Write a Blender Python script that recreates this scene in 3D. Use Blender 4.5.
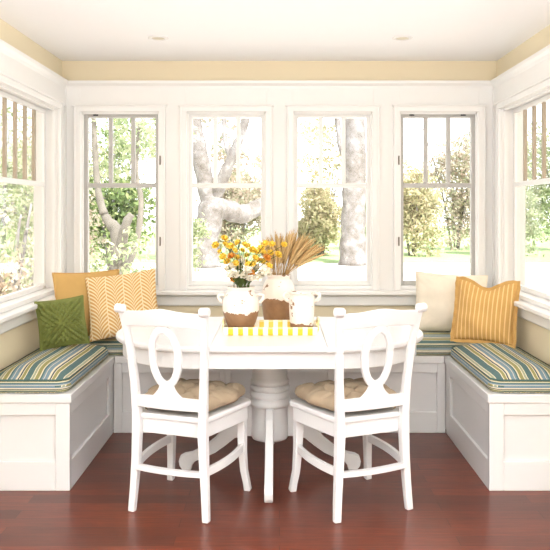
import bpy, bmesh, math, random
import numpy as np
from mathutils import Vector, Matrix

for o in list(bpy.data.objects):
    bpy.data.objects.remove(o)
S = bpy.context.scene
COL = S.collection
random.seed(7)
R = math.radians
H = 1.34            # camera height

# ------------------------------------------------------------------ camera
cd = bpy.data.cameras.new('camera')
cam = bpy.data.objects.new('camera', cd)
COL.objects.link(cam)
cam.location = (0, 0, H)
cam.rotation_euler = (R(90), 0, 0)
cd.sensor_width = 36
cd.lens = 750 / 550 * 36
cd.shift_x = -4.5 / 550
cd.shift_y = -65 / 550
cd.clip_end = 300
S.camera = cam

# ------------------------------------------------------------------ light and exposure
W = bpy.data.worlds.new('sky')
S.world = W
W.use_nodes = True
bgn = W.node_tree.nodes['Background']
bgn.inputs[0].default_value = (0.98, 0.99, 1.0, 1)
bgn.inputs[1].default_value = 3.0
sd = bpy.data.lights.new('sun', 'SUN')
sd.energy = 15.0
sd.angle = R(1.5)
sd.color = (1.0, 0.97, 0.92)
sun = bpy.data.objects.new('sun', sd)
COL.objects.link(sun)
sun.rotation_euler = (R(38), 0, R(28))     # from behind the house, over the roof, onto the garden


def area(name, loc, rot, sx, sy, e, c=(1, 0.97, 0.92)):
    d = bpy.data.lights.new(name, 'AREA')
    d.shape = 'RECTANGLE'
    d.size, d.size_y = sx, sy
    d.energy = e
    d.color = c
    o = bpy.data.objects.new(name, d)
    COL.objects.link(o)
    o.location = loc
    o.rotation_euler = rot
    return o


area('added_fill_left', (-3.6, -.6, 1.2), (0, R(-115), 0), 1.6, 5.0, 46, (.90, .955, 1))  # added fill lamp outside the left opening, stands in for daylight
area('added_fill_right', (3.6, -.6, 1.2), (0, R(115), 0), 1.6, 5.0, 46, (.90, .955, 1))  # its added counterpart on the right, also out of view
area('added_ceiling_uplight', (0, -.5, .9), (R(184), 0, 0), 2.4, 1.6, 560, (.90, .955, 1))  # added uplight behind the camera to brighten the ceiling
S.view_settings.view_transform = 'Standard'
S.view_settings.look = 'None'
S.view_settings.gamma = 1
S.view_settings.use_curve_mapping = False
S.view_settings.exposure = -0.15


# ------------------------------------------------------------------ materials
def lin(r, g, b):
    f = lambda c: c / 12.92 if c <= .04045 else ((c + .055) / 1.055) ** 2.4
    return (f(r / 255), f(g / 255), f(b / 255), 1)


class NT:
    def __init__(s, name):
        s.m = bpy.data.materials.new(name)
        s.m.use_nodes = True
        s.n = s.m.node_tree.nodes
        s.l = s.m.node_tree.links
        s.b = s.n['Principled BSDF']

    def add(s, t, **kw):
        n = s.n.new(t)
        for k, v in kw.items():
            setattr(n, k, v)
        return n

    def link(s, a, b):
        s.l.new(a, b)

    def val(s, inp, v):
        if isinstance(v, (int, float)):
            inp.default_value = v
        elif isinstance(v, tuple):
            inp.default_value = v
        else:
            s.l.new(v, inp)

    def math(s, op, a, b=0.0, c=0.0):
        n = s.add('ShaderNodeMath', operation=op)
        s.val(n.inputs[0], a); s.val(n.inputs[1], b); s.val(n.inputs[2], c)
        return n.outputs[0]

    def mix(s, f, a, b):
        n = s.add('ShaderNodeMix', data_type='RGBA')
        s.val(n.inputs[0], f); s.val(n.inputs[6], a); s.val(n.inputs[7], b)
        return n.outputs[2]

    def obj(s):
        t = s.add('ShaderNodeTexCoord')
        x = s.add('ShaderNodeSeparateXYZ')
        s.link(t.outputs['Object'], x.inputs[0])
        return t.outputs['Object'], x.outputs[0], x.outputs[1], x.outputs[2]

    def noise(s, vec, scale, detail=3, rough=.5):
        n = s.add('ShaderNodeTexNoise')
        n.inputs['Scale'].default_value = scale
        n.inputs['Detail'].default_value = detail
        n.inputs['Roughness'].default_value = rough
        if vec is not None:
            s.link(vec, n.inputs['Vector'])
        return n.outputs['Fac']

    def ramp(s, f, stops, const=False):
        n = s.add('ShaderNodeValToRGB')
        cr = n.color_ramp
        cr.interpolation = 'CONSTANT' if const else 'LINEAR'
        while len(cr.elements) < len(stops):
            cr.elements.new(0.5)
        for e, (p, c) in zip(cr.elements, stops):
            e.position = p; e.color = c
        s.link(f, n.inputs[0])
        return n.outputs[0]

    def bump(s, hgt, strength, dist=.01):
        n = s.add('ShaderNodeBump')
        n.inputs['Strength'].default_value = strength
        n.inputs['Distance'].default_value = dist
        s.link(hgt, n.inputs['Height'])
        s.link(n.outputs[0], s.b.inputs['Normal'])

    def color(s, c):
        s.val(s.b.inputs['Base Color'], c)

    def rough(s, r):
        s.b.inputs['Roughness'].default_value = r


def plain(name, c, rough=.5, var=.04, scale=12, bump=0.0, bscale=200, metal=0):
    t = NT(name)
    v, x, y, z = t.obj()
    n = t.noise(v, scale)
    d = tuple(max(0, q * (1 - var * 2)) for q in c[:3]) + (1,)
    t.color(t.mix(n, c, d))
    t.rough(rough)
    t.b.inputs['Metallic'].default_value = metal
    if bump:
        t.bump(t.noise(v, bscale, 2), bump, .004)
    return t.m


M = {}
M['white'] = plain('white_paint', lin(236, 234, 230), .4, .01)
M['white_furn'] = plain('white_furniture_paint', lin(226, 225, 224), .3, .01)
M['ceil'] = plain('ceiling_paint', lin(250, 249, 247), .8, .005)
M['cream'] = plain('cream_wall_paint', lin(226, 212, 181), .75, .015, 4)
M['greige'] = plain('greige_sash_tone', lin(186, 183, 178), .45, .02)  # outer back sashes, greyer than the middle ones
M['shaded_taupe'] = plain('backlit_muntin_shade', lin(172, 158, 138), .45, .02)  # side-window muntins: their backlit shade is put into the colour
M['black'] = plain('black_hardware', lin(30, 28, 26), .4, .05)
M['bronze'] = plain('bronze_hardware', lin(120, 108, 92), .4, .05)
M['teal'] = plain('teal_welt', lin(74, 104, 100), .85, .1, 40)
M['lens'] = plain('lamp_lens', lin(214, 205, 178), .4, .03)
M['linen'] = plain('beige_linen', lin(170, 150, 124), .9, .08, 25, .5, 350)
M['creamcloth'] = plain('cream_cloth', lin(240, 229, 208), .9, .05, 30, .5, 300)
M['mustard'] = plain('mustard_cloth', lin(204, 164, 98), .85, .06, 18, .4, 300)
M['mustard_edge'] = plain('mustard_trim', lin(200, 158, 92), .85, .06, 18)
M['green'] = plain('green_cloth', lin(118, 126, 58), .75, .08, 30, .4, 300)
M['clay'] = plain('brown_clay', lin(150, 112, 78), .85, .1, 30, .4, 90)
M['stem'] = plain('green_stem', lin(88, 105, 48), .7, .1)
M['straw'] = plain('straw', lin(204, 166, 108), .85, .15, 40)
M['straw2'] = plain('pale_straw', lin(222, 188, 132), .85, .15, 40)
M['yel'] = plain('yellow_petal', lin(252, 216, 84), .7, .1, 60)
M['ora'] = plain('orange_petal', lin(232, 158, 60), .7, .1, 60)
M['whi'] = plain('ivory_petal', lin(248, 240, 220), .7, .06, 60)
M['concrete'] = plain('pale_concrete', lin(228, 224, 216), .9, .05, .6)
M['lawn'] = plain('lawn_green', lin(150, 175, 120), .95, .15, 2)


def bark():
    t = NT('bark')
    v, x, y, z = t.obj()
    n = t.noise(v, 2.5, 6, .7)
    t.color(t.ramp(n, [(.34, lin(84, 78, 72)), (.46, lin(106, 101, 97)), (.55, lin(116, 113, 112)), (.63, lin(146, 141, 136))]))
    t.rough(.95)
    t.bump(n, .5, .06)
    return t.m


M['bark'] = bark()
M['pale_bark'] = plain('pale_bark', lin(126, 120, 111), .95, .32, 5, .8, 9)


def leafmat(name, a, b, c):
    t = NT(name)
    g = t.add('ShaderNodeNewGeometry')
    t.color(t.ramp(g.outputs['Random Per Island'], [(0, a), (.5, b), (1, c)]))
    t.rough(.7)
    tr = t.add('ShaderNodeBsdfTranslucent')
    t.link(t.ramp(g.outputs['Random Per Island'], [(0, a), (.5, b), (1, c)]), tr.inputs[0])
    mx = t.add('ShaderNodeMixShader')
    mx.inputs[0].default_value = .5
    t.link(t.b.outputs[0], mx.inputs[1]); t.link(tr.outputs[0], mx.inputs[2])
    t.link(mx.outputs[0], t.n['Material Output'].inputs[0])
    return t.m


M['leaf_g'] = leafmat('leaf_green', lin(118, 134, 96), lin(156, 168, 128), lin(196, 196, 166))
M['leaf_y'] = leafmat('leaf_yellow', lin(148, 150, 112), lin(190, 184, 150), lin(204, 188, 160))
M['leaf_p'] = leafmat('leaf_pink', lin(176, 154, 140), lin(196, 186, 170), lin(146, 154, 122))
M['leaf_d'] = leafmat('leaf_deep', lin(84, 104, 62), lin(116, 138, 84), lin(170, 180, 126))


def glass():
    t = NT('window_glass')
    tr = t.add('ShaderNodeBsdfTransparent')
    gl = t.add('ShaderNodeBsdfGlossy')
    gl.inputs['Roughness'].default_value = .02
    fr = t.add('ShaderNodeFresnel')
    ge = t.add('ShaderNodeNewGeometry')
    t.link(t.math('ADD', t.math('MULTIPLY', ge.outputs['Backfacing'], 1 / 1.3 - 1.3), 1.3), fr.inputs[0])
    mx = t.add('ShaderNodeMixShader')
    t.link(fr.outputs[0], mx.inputs[0]); t.link(tr.outputs[0], mx.inputs[1]); t.link(gl.outputs[0], mx.inputs[2])
    t.link(mx.outputs[0], t.n['Material Output'].inputs[0])
    return t.m


M['glass'] = glass()


def floor_mat():
    t = NT('cherry_floor')
    v, x, y, z = t.obj()
    br = t.add('ShaderNodeTexBrick')
    br.offset = .37; br.offset_frequency = 2; br.squash = 1
    br.inputs['Scale'].default_value = 1
    br.inputs['Brick Width'].default_value = 1.15
    br.inputs['Row Height'].default_value = .088
    br.inputs['Mortar Size'].default_value = .0012
    br.inputs['Mortar Smooth'].default_value = .2
    br.inputs['Bias'].default_value = 0
    br.inputs['Color1'].default_value = (0, 0, 0, 1)
    br.inputs['Color2'].default_value = (1, 1, 1, 1)
    br.inputs['Mortar'].default_value = (.3, .3, .3, 1)
    t.link(v, br.inputs['Vector'])
    mp = t.add('ShaderNodeMapping')
    mp.inputs['Scale'].default_value = (2.6, 34, 1)
    t.link(v, mp.inputs[0])
    g = t.ramp(t.noise(mp.outputs[0], 2.2, 6, .7), [(.36, (0, 0, 0, 1)), (.66, (1, 1, 1, 1))])
    mp2 = t.add('ShaderNodeMapping')
    mp2.inputs['Scale'].default_value = (1.2, 5, 1)
    t.link(v, mp2.inputs[0])
    g2 = t.noise(mp2.outputs[0], 2.0, 3)
    base = t.mix(br.outputs['Color'], lin(74, 31, 18), lin(122, 55, 31))
    c = t.mix(t.math('MULTIPLY', g, .72), base, lin(40, 15, 9))
    c = t.mix(t.math('MULTIPLY', g2, .32), c, lin(140, 64, 40))
    c = t.mix(br.outputs['Fac'], c, lin(38, 14, 9))
    t.color(c)
    t.rough(.3)
    t.b.inputs['Specular IOR Level'].default_value = .4
    t.bump(t.math('SUBTRACT', t.math('MULTIPLY', g, .15), br.outputs['Fac']), .25, .002)
    return t.m


M['floor'] = floor_mat()


def stripe_cloth():
    t = NT('striped_cloth')
    v, x, y, z = t.obj()
    g = t.add('ShaderNodeNewGeometry')
    vt = t.add('ShaderNodeVectorTransform', vector_type='NORMAL', convert_from='WORLD', convert_to='OBJECT')
    t.link(g.outputs['True Normal'], vt.inputs[0])
    sx = t.add('ShaderNodeSeparateXYZ'); t.link(vt.outputs[0], sx.inputs[0])
    side = t.math('LESS_THAN', t.math('ABSOLUTE', sx.outputs[2]), .68)
    wob = t.math('MULTIPLY', t.noise(v, 9, 1), .006)
    u = t.math('FRACT', t.math('DIVIDE', t.math('ADD', t.math('ADD', x, wob), 5.02), .152))
    w = t.math('FRACT', t.math('DIVIDE', t.math('ADD', z, 5.045), .09))
    mn = t.add('ShaderNodeMix', data_type='FLOAT')
    t.link(side, mn.inputs[0]); t.link(u, mn.inputs[2]); t.link(w, mn.inputs[3])
    teal, blue, cream, olive, sage, dark = (lin(60, 98, 100), lin(106, 134, 150), lin(226, 214, 184),
                                            lin(142, 136, 76), lin(150, 158, 130), lin(52, 66, 74))
    seq = [(0, teal), (.10, cream), (.13, olive), (.22, cream), (.25, dark), (.30, cream), (.36, blue), (.48, cream), (.50, blue),
           (.56, teal), (.62, cream), (.66, olive), (.78, cream), (.81, sage), (.88, cream), (.91, teal)]
    c = t.ramp(mn.outputs[0], seq, True)
    c = t.mix(t.math('MULTIPLY', t.noise(v, 60, 3), .25), c, lin(150, 150, 130))
    t.color(c)
    t.rough(.85)
    t.bump(t.noise(v, 300, 2), .3, .003)
    return t.m


M['stripe'] = stripe_cloth()


def pin_cloth():
    t = NT('pinstripe_cloth')
    v, x, y, z = t.obj()
    u = t.math('FRACT', t.math('DIVIDE', t.math('ADD', x, 3), .0245))
    f = t.math('LESS_THAN', t.math('ABSOLUTE', t.math('SUBTRACT', u, .5)), .12)
    c = t.mix(t.noise(v, 14), lin(208, 164, 98), lin(196, 150, 82))
    t.color(t.mix(f, c, lin(234, 198, 136)))
    t.rough(.88)
    t.bump(t.noise(v, 260, 2), .5, .004)
    return t.m


M['pin'] = pin_cloth()


def frond_cloth():
    t = NT('frond_print_cloth')
    v, x, y, z = t.obj()
    P = .105
    uu = t.math('SUBTRACT', t.math('FRACT', t.math('DIVIDE', t.math('ADD', x, 3.03), P)), .5)
    a = t.math('ABSOLUTE', uu)
    arch = t.math('MULTIPLY', t.math('POWER', a, .55), .09)
    fl = t.math('FLOOR', t.math('DIVIDE', t.math('ADD', x, 3.03), P))
    s = t.math('FRACT', t.math('DIVIDE', t.math('SUBTRACT', t.math('ADD', t.math('ADD', z, 2), t.math('MULTIPLY', fl, .011)), arch), .0235))
    f = t.math('LESS_THAN', s, .45)
    ed = t.math('GREATER_THAN', a, .475)
    f = t.math('MAXIMUM', f, ed)
    c = t.mix(f, lin(202, 156, 92), lin(232, 212, 172))
    t.color(c)
    t.rough(.88)
    t.bump(t.noise(v, 260, 2), .4, .003)
    return t.m


M['frond'] = frond_cloth()


def gingham():
    t = NT('yellow_check_paint')
    v, x, y, z = t.obj()
    u = t.math('LESS_THAN', t.math('FRACT', t.math('DIVIDE', t.math('ADD', x, 5.012), .049)), .5)
    w = t.math('LESS_THAN', t.math('FRACT', t.math('DIVIDE', t.math('ADD', y, 5.0), .049)), .5)
    top = t.math('GREATER_THAN', z, .033)
    f = t.math('MULTIPLY', u, t.math('SUBTRACT', 1.0, t.math('MULTIPLY', top, .35)))
    f = t.math('MAXIMUM', f, t.math('MULTIPLY', t.math('MULTIPLY', u, w), 0.0))
    t.color(t.mix(f, lin(250, 245, 228), lin(240, 200, 50)))
    t.rough(.4)
    return t.m


M['check'] = gingham()


def glaze(name, level, amp):
    t = NT(name)
    v, x, y, z = t.obj()
    n = t.noise(v, 16, 4, .6)
    lv = t.math('ADD', z, t.math('MULTIPLY', t.math('SUBTRACT', n, .5), amp))
    f = t.math('GREATER_THAN', lv, level)
    chips = t.math('GREATER_THAN', t.noise(v, 26, 3, .55), .645)
    chips = t.math('MULTIPLY', chips, t.math('GREATER_THAN', z, level + .03))
    clay = t.mix(t.noise(v, 30, 4), lin(164, 126, 90), lin(128, 92, 62))
    gz = t.mix(t.noise(v, 9, 3), lin(247, 238, 228), lin(232, 216, 200))
    c = t.mix(f, clay, gz)
    c = t.mix(chips, c, lin(150, 118, 88))
    t.color(c)
    t.rough(.55)
    t.bump(t.math('ADD', f, n), .3, .004)
    return t.m


# ------------------------------------------------------------------ geometry helpers
def link(name, bm_or_mesh, m, parent=None, smooth=False, bevel=0, subsurf=0, loc=None):
    if isinstance(bm_or_mesh, bmesh.types.BMesh):
        me = bpy.data.meshes.new(name)
        bmesh.ops.recalc_face_normals(bm_or_mesh, faces=bm_or_mesh.faces)
        bm_or_mesh.to_mesh(me); bm_or_mesh.free()
    else:
        me = bm_or_mesh
    me.materials.append(m)
    if smooth:
        me.polygons.foreach_set('use_smooth', [True] * len(me.polygons))
    o = bpy.data.objects.new(name, me)
    COL.objects.link(o)
    if parent: o.parent = parent
    if loc: o.location = loc
    if bevel:
        b = o.modifiers.new('bevel', 'BEVEL')
        b.width = bevel; b.segments = 2; b.limit_method = 'ANGLE'
    if subsurf:
        s = o.modifiers.new('sub', 'SUBSURF'); s.levels = subsurf; s.render_levels = subsurf
    return o


def tag(o, label, cat, group=None):
    o['label'] = label; o['category'] = cat
    if group: o['group'] = group
    return o


def thing(name, label, cat, loc=(0, 0, 0), rz=0, group=None):
    o = bpy.data.objects.new(name, None)
    o.empty_display_size = .1
    COL.objects.link(o)
    o.location = loc; o.rotation_euler = (0, 0, rz)
    return tag(o, label, cat, group)


def struct(o, label, cat):
    o['kind'] = 'structure'
    return tag(o, label, cat)


def B(): return bmesh.new()


def box(bm, x0, x1, y0, y1, z0, z1):
    v = [bm.verts.new((x, y, z)) for z in (z0, z1) for y in (y0, y1) for x in (x0, x1)]
    for f in ((0, 2, 3, 1), (4, 5, 7, 6), (0, 1, 5, 4), (2, 6, 7, 3), (0, 4, 6, 2), (1, 3, 7, 5)):
        bm.faces.new([v[i] for i in f])
    return bm


def sweep(bm, pts, wid, dep, up=Vector((0, 1, 0)), cap=True, n=4):
    """bar along pts; n=4 -> rectangular section wid x dep, n>4 -> elliptic"""
    pts = [Vector(p) for p in pts]
    wid = wid if isinstance(wid, (list, tuple)) else [wid] * len(pts)
    dep = dep if isinstance(dep, (list, tuple)) else [dep] * len(pts)
    rings = []
    for i, p in enumerate(pts):
        t = (pts[min(i + 1, len(pts) - 1)] - pts[max(i - 1, 0)]).normalized()
        a = up.cross(t)
        if a.length < 1e-4: a = Vector((1, 0, 0)).cross(t)
        a.normalize()
        b = t.cross(a).normalized()
        r = []
        for k in range(n):
            if n == 4:
                s = ((-.5, -.5), (.5, -.5), (.5, .5), (-.5, .5))[k]
            else:
                th = 2 * math.pi * k / n
                s = (.5 * math.cos(th), .5 * math.sin(th))
            r.append(bm.verts.new(p + a * s[0] * wid[i] + b * s[1] * dep[i]))
        rings.append(r)
    for r0, r1 in zip(rings, rings[1:]):
        for k in range(n):
            bm.faces.new((r0[k], r0[(k + 1) % n], r1[(k + 1) % n], r1[k]))
    if cap:
        bm.faces.new(rings[0][::-1]); bm.faces.new(rings[-1])
    return bm


def closed_tube(bm, pts, r, n=6):
    pts = [Vector(p) for p in pts]; L = len(pts)
    rings = []
    for i, p in enumerate(pts):
        t = (pts[(i + 1) % L] - pts[i - 1])
        if t.length < 1e-9: t = Vector((1, 0, 0))
        t.normalize()
        a = Vector((0, 1, 0)).cross(t)
        if a.length < 1e-3: a = Vector((1, 0, 0)).cross(t)
        a.normalize(); b = t.cross(a)
        rings.append([bm.verts.new(p + a * math.cos(2 * math.pi * k / n) * r + b * math.sin(2 * math.pi * k / n) * r) for k in range(n)])
    for i in range(L):
        r0, r1 = rings[i], rings[(i + 1) % L]
        for k in range(n):
            bm.faces.new((r0[k], r0[(k + 1) % n], r1[(k + 1) % n], r1[k]))
    return bm


def lathe(bm, prof, n=40, c=(0, 0)):
    rings = []
    for r, z in prof:
        rings.append([bm.verts.new((c[0] + r * math.cos(2 * math.pi * k / n), c[1] + r * math.sin(2 * math.pi * k / n), z)) for k in range(n)])
    for r0, r1 in zip(rings, rings[1:]):
        for k in range(n):
            bm.faces.new((r0[k], r0[(k + 1) % n], r1[(k + 1) % n], r1[k]))
    bm.faces.new(rings[0][::-1]); bm.faces.new(rings[-1])
    return bm


def prism(bm, outline, y0, y1):
    """outline of (x, z) extruded from y0 to y1"""
    a = [bm.verts.new((x, y0, z)) for x, z in outline]
    b = [bm.verts.new((x, y1, z)) for x, z in outline]
    n = len(a)
    bm.faces.new(a); bm.faces.new(b[::-1])
    for i in range(n):
        bm.faces.new((a[i], b[i], b[(i + 1) % n], a[(i + 1) % n]))
    return bm


def slab(bm, outline, z0, z1, r=.006, steps=3):
    """horizontal plate from an (x, y) outline with rounded edges"""
    n = len(outline)
    cx = sum(p[0] for p in outline) / n; cy = sum(p[1] for p in outline) / n
    ext = max(max(abs(p[0] - cx), abs(p[1] - cy)) for p in outline)
    lv = []
    for i in range(steps + 1):
        a = math.pi / 2 * i / steps
        lv.append((r * (1 - math.sin(a)), z0 + r * (1 - math.cos(a))))
    for i in range(steps + 1):
        a = math.pi / 2 * i / steps
        lv.append((r * (1 - math.cos(a)), z1 - r * (1 - math.sin(a))))
    rings = []
    for ins, z in lv:
        ring = []
        for i, (x, y) in enumerate(outline):
            p0 = Vector(outline[i - 1]); p1 = Vector(outline[(i + 1) % n])
            t = (p1 - p0).normalized()
            nx, ny = -t.y, t.x      # inward for ccw
            ring.append(bm.verts.new((x + nx * ins, y + ny * ins, z)))
        rings.append(ring)
    for r0, r1 in zip(rings, rings[1:]):
        for k in range(n):
            bm.faces.new((r0[k], r0[(k + 1) % n], r1[(k + 1) % n], r1[k]))
    bm.faces.new(rings[0][::-1]); bm.faces.new(rings[-1])
    return bm


def rrect(w, d, r, k=6):
    o = []
    for cx, cy, a0 in ((w / 2 - r, d / 2 - r, 0), (-w / 2 + r, d / 2 - r, 90), (-w / 2 + r, -d / 2 + r, 180), (w / 2 - r, -d / 2 + r, 270)):
        for i in range(k + 1):
            a = R(a0 + 90 * i / k)
            o.append((cx + r * math.cos(a), cy + r * math.sin(a)))
    return o


# ------------------------------------------------------------------ room shell
XW, YW, ZC = 1.428, 4.935, 2.32
Z_ST, Z_CAP = .814, 2.18
OP_Z = (.835, 1.99)
BACK_OP = [(-1.308, -.784), (-.615, -.085), (.085, .615), (.784, 1.308)]
SIDE_OP = (3.41, 4.785)
YN = 2.7            # where the nook opens into the wide room
XR, YR = 3.3, -3.6

fl = B(); box(fl, -XR - .15, XR + .15, YR - .15, YW + .14, -.1, 0)
struct(link('floor', fl, M['floor']), 'reddish brown hardwood plank floor', 'floor')
ce = B(); box(ce, -XR - .15, XR + .15, YR - .15, YW + .45, ZC, ZC + .2)
struct(link('ceiling', ce, M['ceil']), 'flat white ceiling over the nook', 'ceiling')


def back_panels(bm, y0, y1, z0, z1, xs=XW):
    xe = [-xs] + [v for p in BACK_OP for v in p] + [xs]
    for i in range(0, len(xe), 2):
        box(bm, xe[i], xe[i + 1], y0, y1, z0, z1)
    for a, b in BACK_OP:
        if z0 < OP_Z[0]: box(bm, a, b, y0, y1, z0, OP_Z[0])
        if z1 > OP_Z[1]: box(bm, a, b, y0, y1, OP_Z[1], z1)
    return bm


struct(link('wall_back', back_panels(B(), YW, YW + .14, 0, ZC, XW + .14), M['cream']), 'cream wall with four windows behind the table', 'wall')


def side_panels(bm, s, x0, x1, ya, yb, z0, z1):
    xa, xb = sorted((s * x0, s * x1))
    box(bm, xa, xb, ya, SIDE_OP[0], z0, z1); box(bm, xa, xb, SIDE_OP[1], yb, z0, z1)
    box(bm, xa, xb, SIDE_OP[0], SIDE_OP[1], z0, OP_Z[0]); box(bm, xa, xb, SIDE_OP[0], SIDE_OP[1], OP_Z[1], z1)
    return bm


for s, nm in ((-1, 'left'), (1, 'right')):
    w = side_panels(B(), s, XW, XW + .14, YN, YW, 0, ZC)
    struct(link('wall_' + nm, w, M['cream']), 'cream wall with a wide window on the %s of the nook' % nm, 'wall')
    w = B(); xa, xb = sorted((s * (XW + .14), s * XR)); box(w, xa, xb, YN, YN + .14, 0, ZC)
    xa, xb = sorted((s * XR, s * (XR + .15)))
    box(w, xa, xb, YR, -3.2, 0, ZC); box(w, xa, xb, 2.0, YN + .14, 0, ZC); box(w, xa, xb, -3.2, 2.0, 0, .35); box(w, xa, xb, -3.2, 2.0, 2.15, ZC)  # side openings added to let the fill lamps in
    struct(link('wall_outer_' + nm, w, M['cream']), 'cream wall of the wider room to the %s of the nook' % nm, 'wall')
w = B()
box(w, -XR, XR, YR - .14, YR, 0, ZC)
struct(link('wall_rear', w, M['cream']), 'rear wall of the wider room', 'wall')

# white boarded surround between sill and picture rail
TH = .012
sb = back_panels(B(), YW - TH, YW, .80, 2.165, XW - TH)
# corner boards
box(sb, -XW + TH, -XW + .03, YW - .03, YW, .80, 2.165); box(sb, XW - .03, XW - TH, YW - .03, YW, .80, 2.165)
struct(link('trim_1', sb, M['white'], bevel=.002), 'white painted boards around the back windows', 'trim')
for i, s in enumerate((-1, 1)):
    sb = side_panels(B(), s, XW - TH, XW, YN, YW - TH, .80, 2.165)
    struct(link('trim_%d' % (2 + i), sb, M['white'], bevel=.002), 'white painted boards around the %s window' % ('left', 'right')[i], 'trim')


def run_back(bm, prof):      # prof: list of (protrusion, z) closed, extruded along x
    a = [bm.verts.new((-XW + p * .98, YW - p, z)) for p, z in prof]
    b = [bm.verts.new((XW - p * .98, YW - p, z)) for p, z in prof]
    n = len(a); bm.faces.new(a); bm.faces.new(b[::-1])
    for i in range(n): bm.faces.new((a[i], b[i], b[(i + 1) % n], a[(i + 1) % n]))
    return bm


def run_side(bm, s, prof, ya=YN, ye=None):
    a = [bm.verts.new((s * (XW - p), ya, z)) for p, z in prof]
    b = [bm.verts.new((s * (XW - p), (YW - p * .98) if ye is None else ye, z)) for p, z in prof]
    n = len(a); bm.faces.new(a); bm.faces.new(b[::-1])
    for i in range(n): bm.faces.new((a[i], b[i], b[(i + 1) % n], a[(i + 1) % n]))
    return bm


cap = [(0, 2.14), (.018, 2.14), (.02, 2.152), (.032, 2.162), (.04, 2.168), (.042, 2.185), (0, 2.185)]
struct(link('trim_4', run_back(B(), cap), M['white']), 'white picture rail across the back wall', 'trim')
head = [(0, 2.018), (.03, 2.018), (.034, 2.034), (.026, 2.04), (.026, 2.135), (.034, 2.152), (.048, 2.166), (.05, 2.185), (0, 2.185)]
for i, s in enumerate((-1, 1)):
    struct(link('trim_%d' % (5 + i), run_side(B(), s, head), M['white']), 'white boxed frieze above the %s window' % ('left', 'right')[i], 'trim')
# window stools and aprons
stool = [(0, .784), (.066, .784), (.074, .79), (.074, .808), (.066, .814), (0, .814)]
apron = [(0, .712), (.02, .712), (.026, .72), (.026, .784), (0, .784)]
b = run_back(B(), stool); run_back(b, apron)
struct(link('trim_7', b, M['white'], bevel=.001), 'white sill board and apron under the back windows', 'trim')
for i, s in enumerate((-1, 1)):
    b = run_side(B(), s, stool); run_side(b, s, apron)
    struct(link('trim_%d' % (8 + i), b, M['white'], bevel=.001), 'white sill board and apron under the %s window' % ('left', 'right')[i], 'trim')


def window(name, wid, lights, sashm, place, label, hinge_side=0, latches=(), sy=(.035, .075), mm=None):
    """local x across the opening (centre 0), y outwards, z up from the floor"""
    root = bpy.data.objects.new(name, None); COL.objects.link(root)
    struct(root, label, 'window')
    root.matrix_world = place
    h = wid / 2; z0, z1 = OP_Z
    c = B()
    cw = .038; f0, f1 = -.034, -.012
    box(c, -h - cw, -h + .006, f0, f1, Z_ST, z1); box(c, h - .006, h + cw, f0, f1, Z_ST, z1)
    box(c, -h - cw, h + cw, f0 - .001, f1, z1 - .006, z1 + .03)
    box(c, -h - cw - .008, h + cw + .008, f0 - .014, f1, z1 + .028, z1 + .04)
    # raised outer bead
    box(c, -h - cw, -h - cw + .012, f0 - .006, f0, Z_ST, z1 + .028); box(c, h + cw - .012, h + cw, f0 - .006, f0, Z_ST, z1 + .028)
    link('casing', c, M['white'], root, bevel=.003)
    j = B()
    for a, b_, y0, y1, ins in ((-1, 0, -.012, .139, .008), (1, 0, -.012, .139, .008), (-1, 0, .0, .022, .016), (1, 0, .0, .022, .016)):
        xs = sorted((a * (h), a * (h - ins)))
        box(j, xs[0], xs[1], y0, y1, z0, z1)
    box(j, -h, h, -.012, .139, z1 - .008, z1); box(j, -h, h, 0, .022, z1 - .018, z1)
    box(j, -h + .0005, h - .0005, -.018, .139, z0 - .016, z0 + .0065)
    link('jamb', j, M['white'], root, bevel=.0015)
    # sash
    q = h - .009; fw = .029; sy0, sy1 = sy; ym = (sy0 + sy1) / 2
    s = B()
    box(s, -q, -q + fw, sy0, sy1, z0 + .007, z1 - .009); box(s, q - fw, q, sy0, sy1, z0 + .007, z1 - .009)
    box(s, -q + fw, q - fw, sy0, sy1, z0 + .007, z0 + .037); box(s, -q + fw, q - fw, sy0, sy1, z1 - .038, z1 - .009)
    link('sash', s, sashm, root, bevel=.003)
    mr = B(); box(mr, -q + fw, q - fw, sy0 + .002, sy1 - .004, 1.488, 1.518)
    link('meeting_rail', mr, sashm, root, bevel=.003)
    iw = 2 * (q - fw)
    for k in range(1, lights):
        x = -q + fw + iw * k / lights
        mu = B(); box(mu, x - .0135, x + .0135, sy0 + .004, sy1 - .006, 1.518, z1 - .038)
        link('muntin', mu, mm or sashm, root, bevel=.003)
    g = B(); box(g, -q + fw - .005, q - fw + .005, ym - .002, ym + .002, z0 + .03, z1 - .03)
    link('glass_pane', g, M['glass'], root)
    if hinge_side:
        for z in (1.665, 1.135):
            hb = B()
            sweep(hb, [(hinge_side * (h + .004), f0 - .004, z - .03), (hinge_side * (h + .004), f0 - .004, z + .03)], .008, .008, n=8)
            box(hb, hinge_side * (h + .004) - .005, hinge_side * (h + .004) + .005, f0 - .002, f0 + .004, z - .025, z + .025)
            link('hinge', hb, M['bronze'], root)
    for lx in latches:
        lb = B(); box(lb, lx - .016, lx + .016, sy0 - .012, sy0, z1 - .026, z1 - .012); box(lb, lx - .006, lx + .006, sy0 - .018, sy0 - .01, z1 - .024, z1 - .014)
        link('latch', lb, M['black'], root, bevel=.002)
    return root


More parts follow.
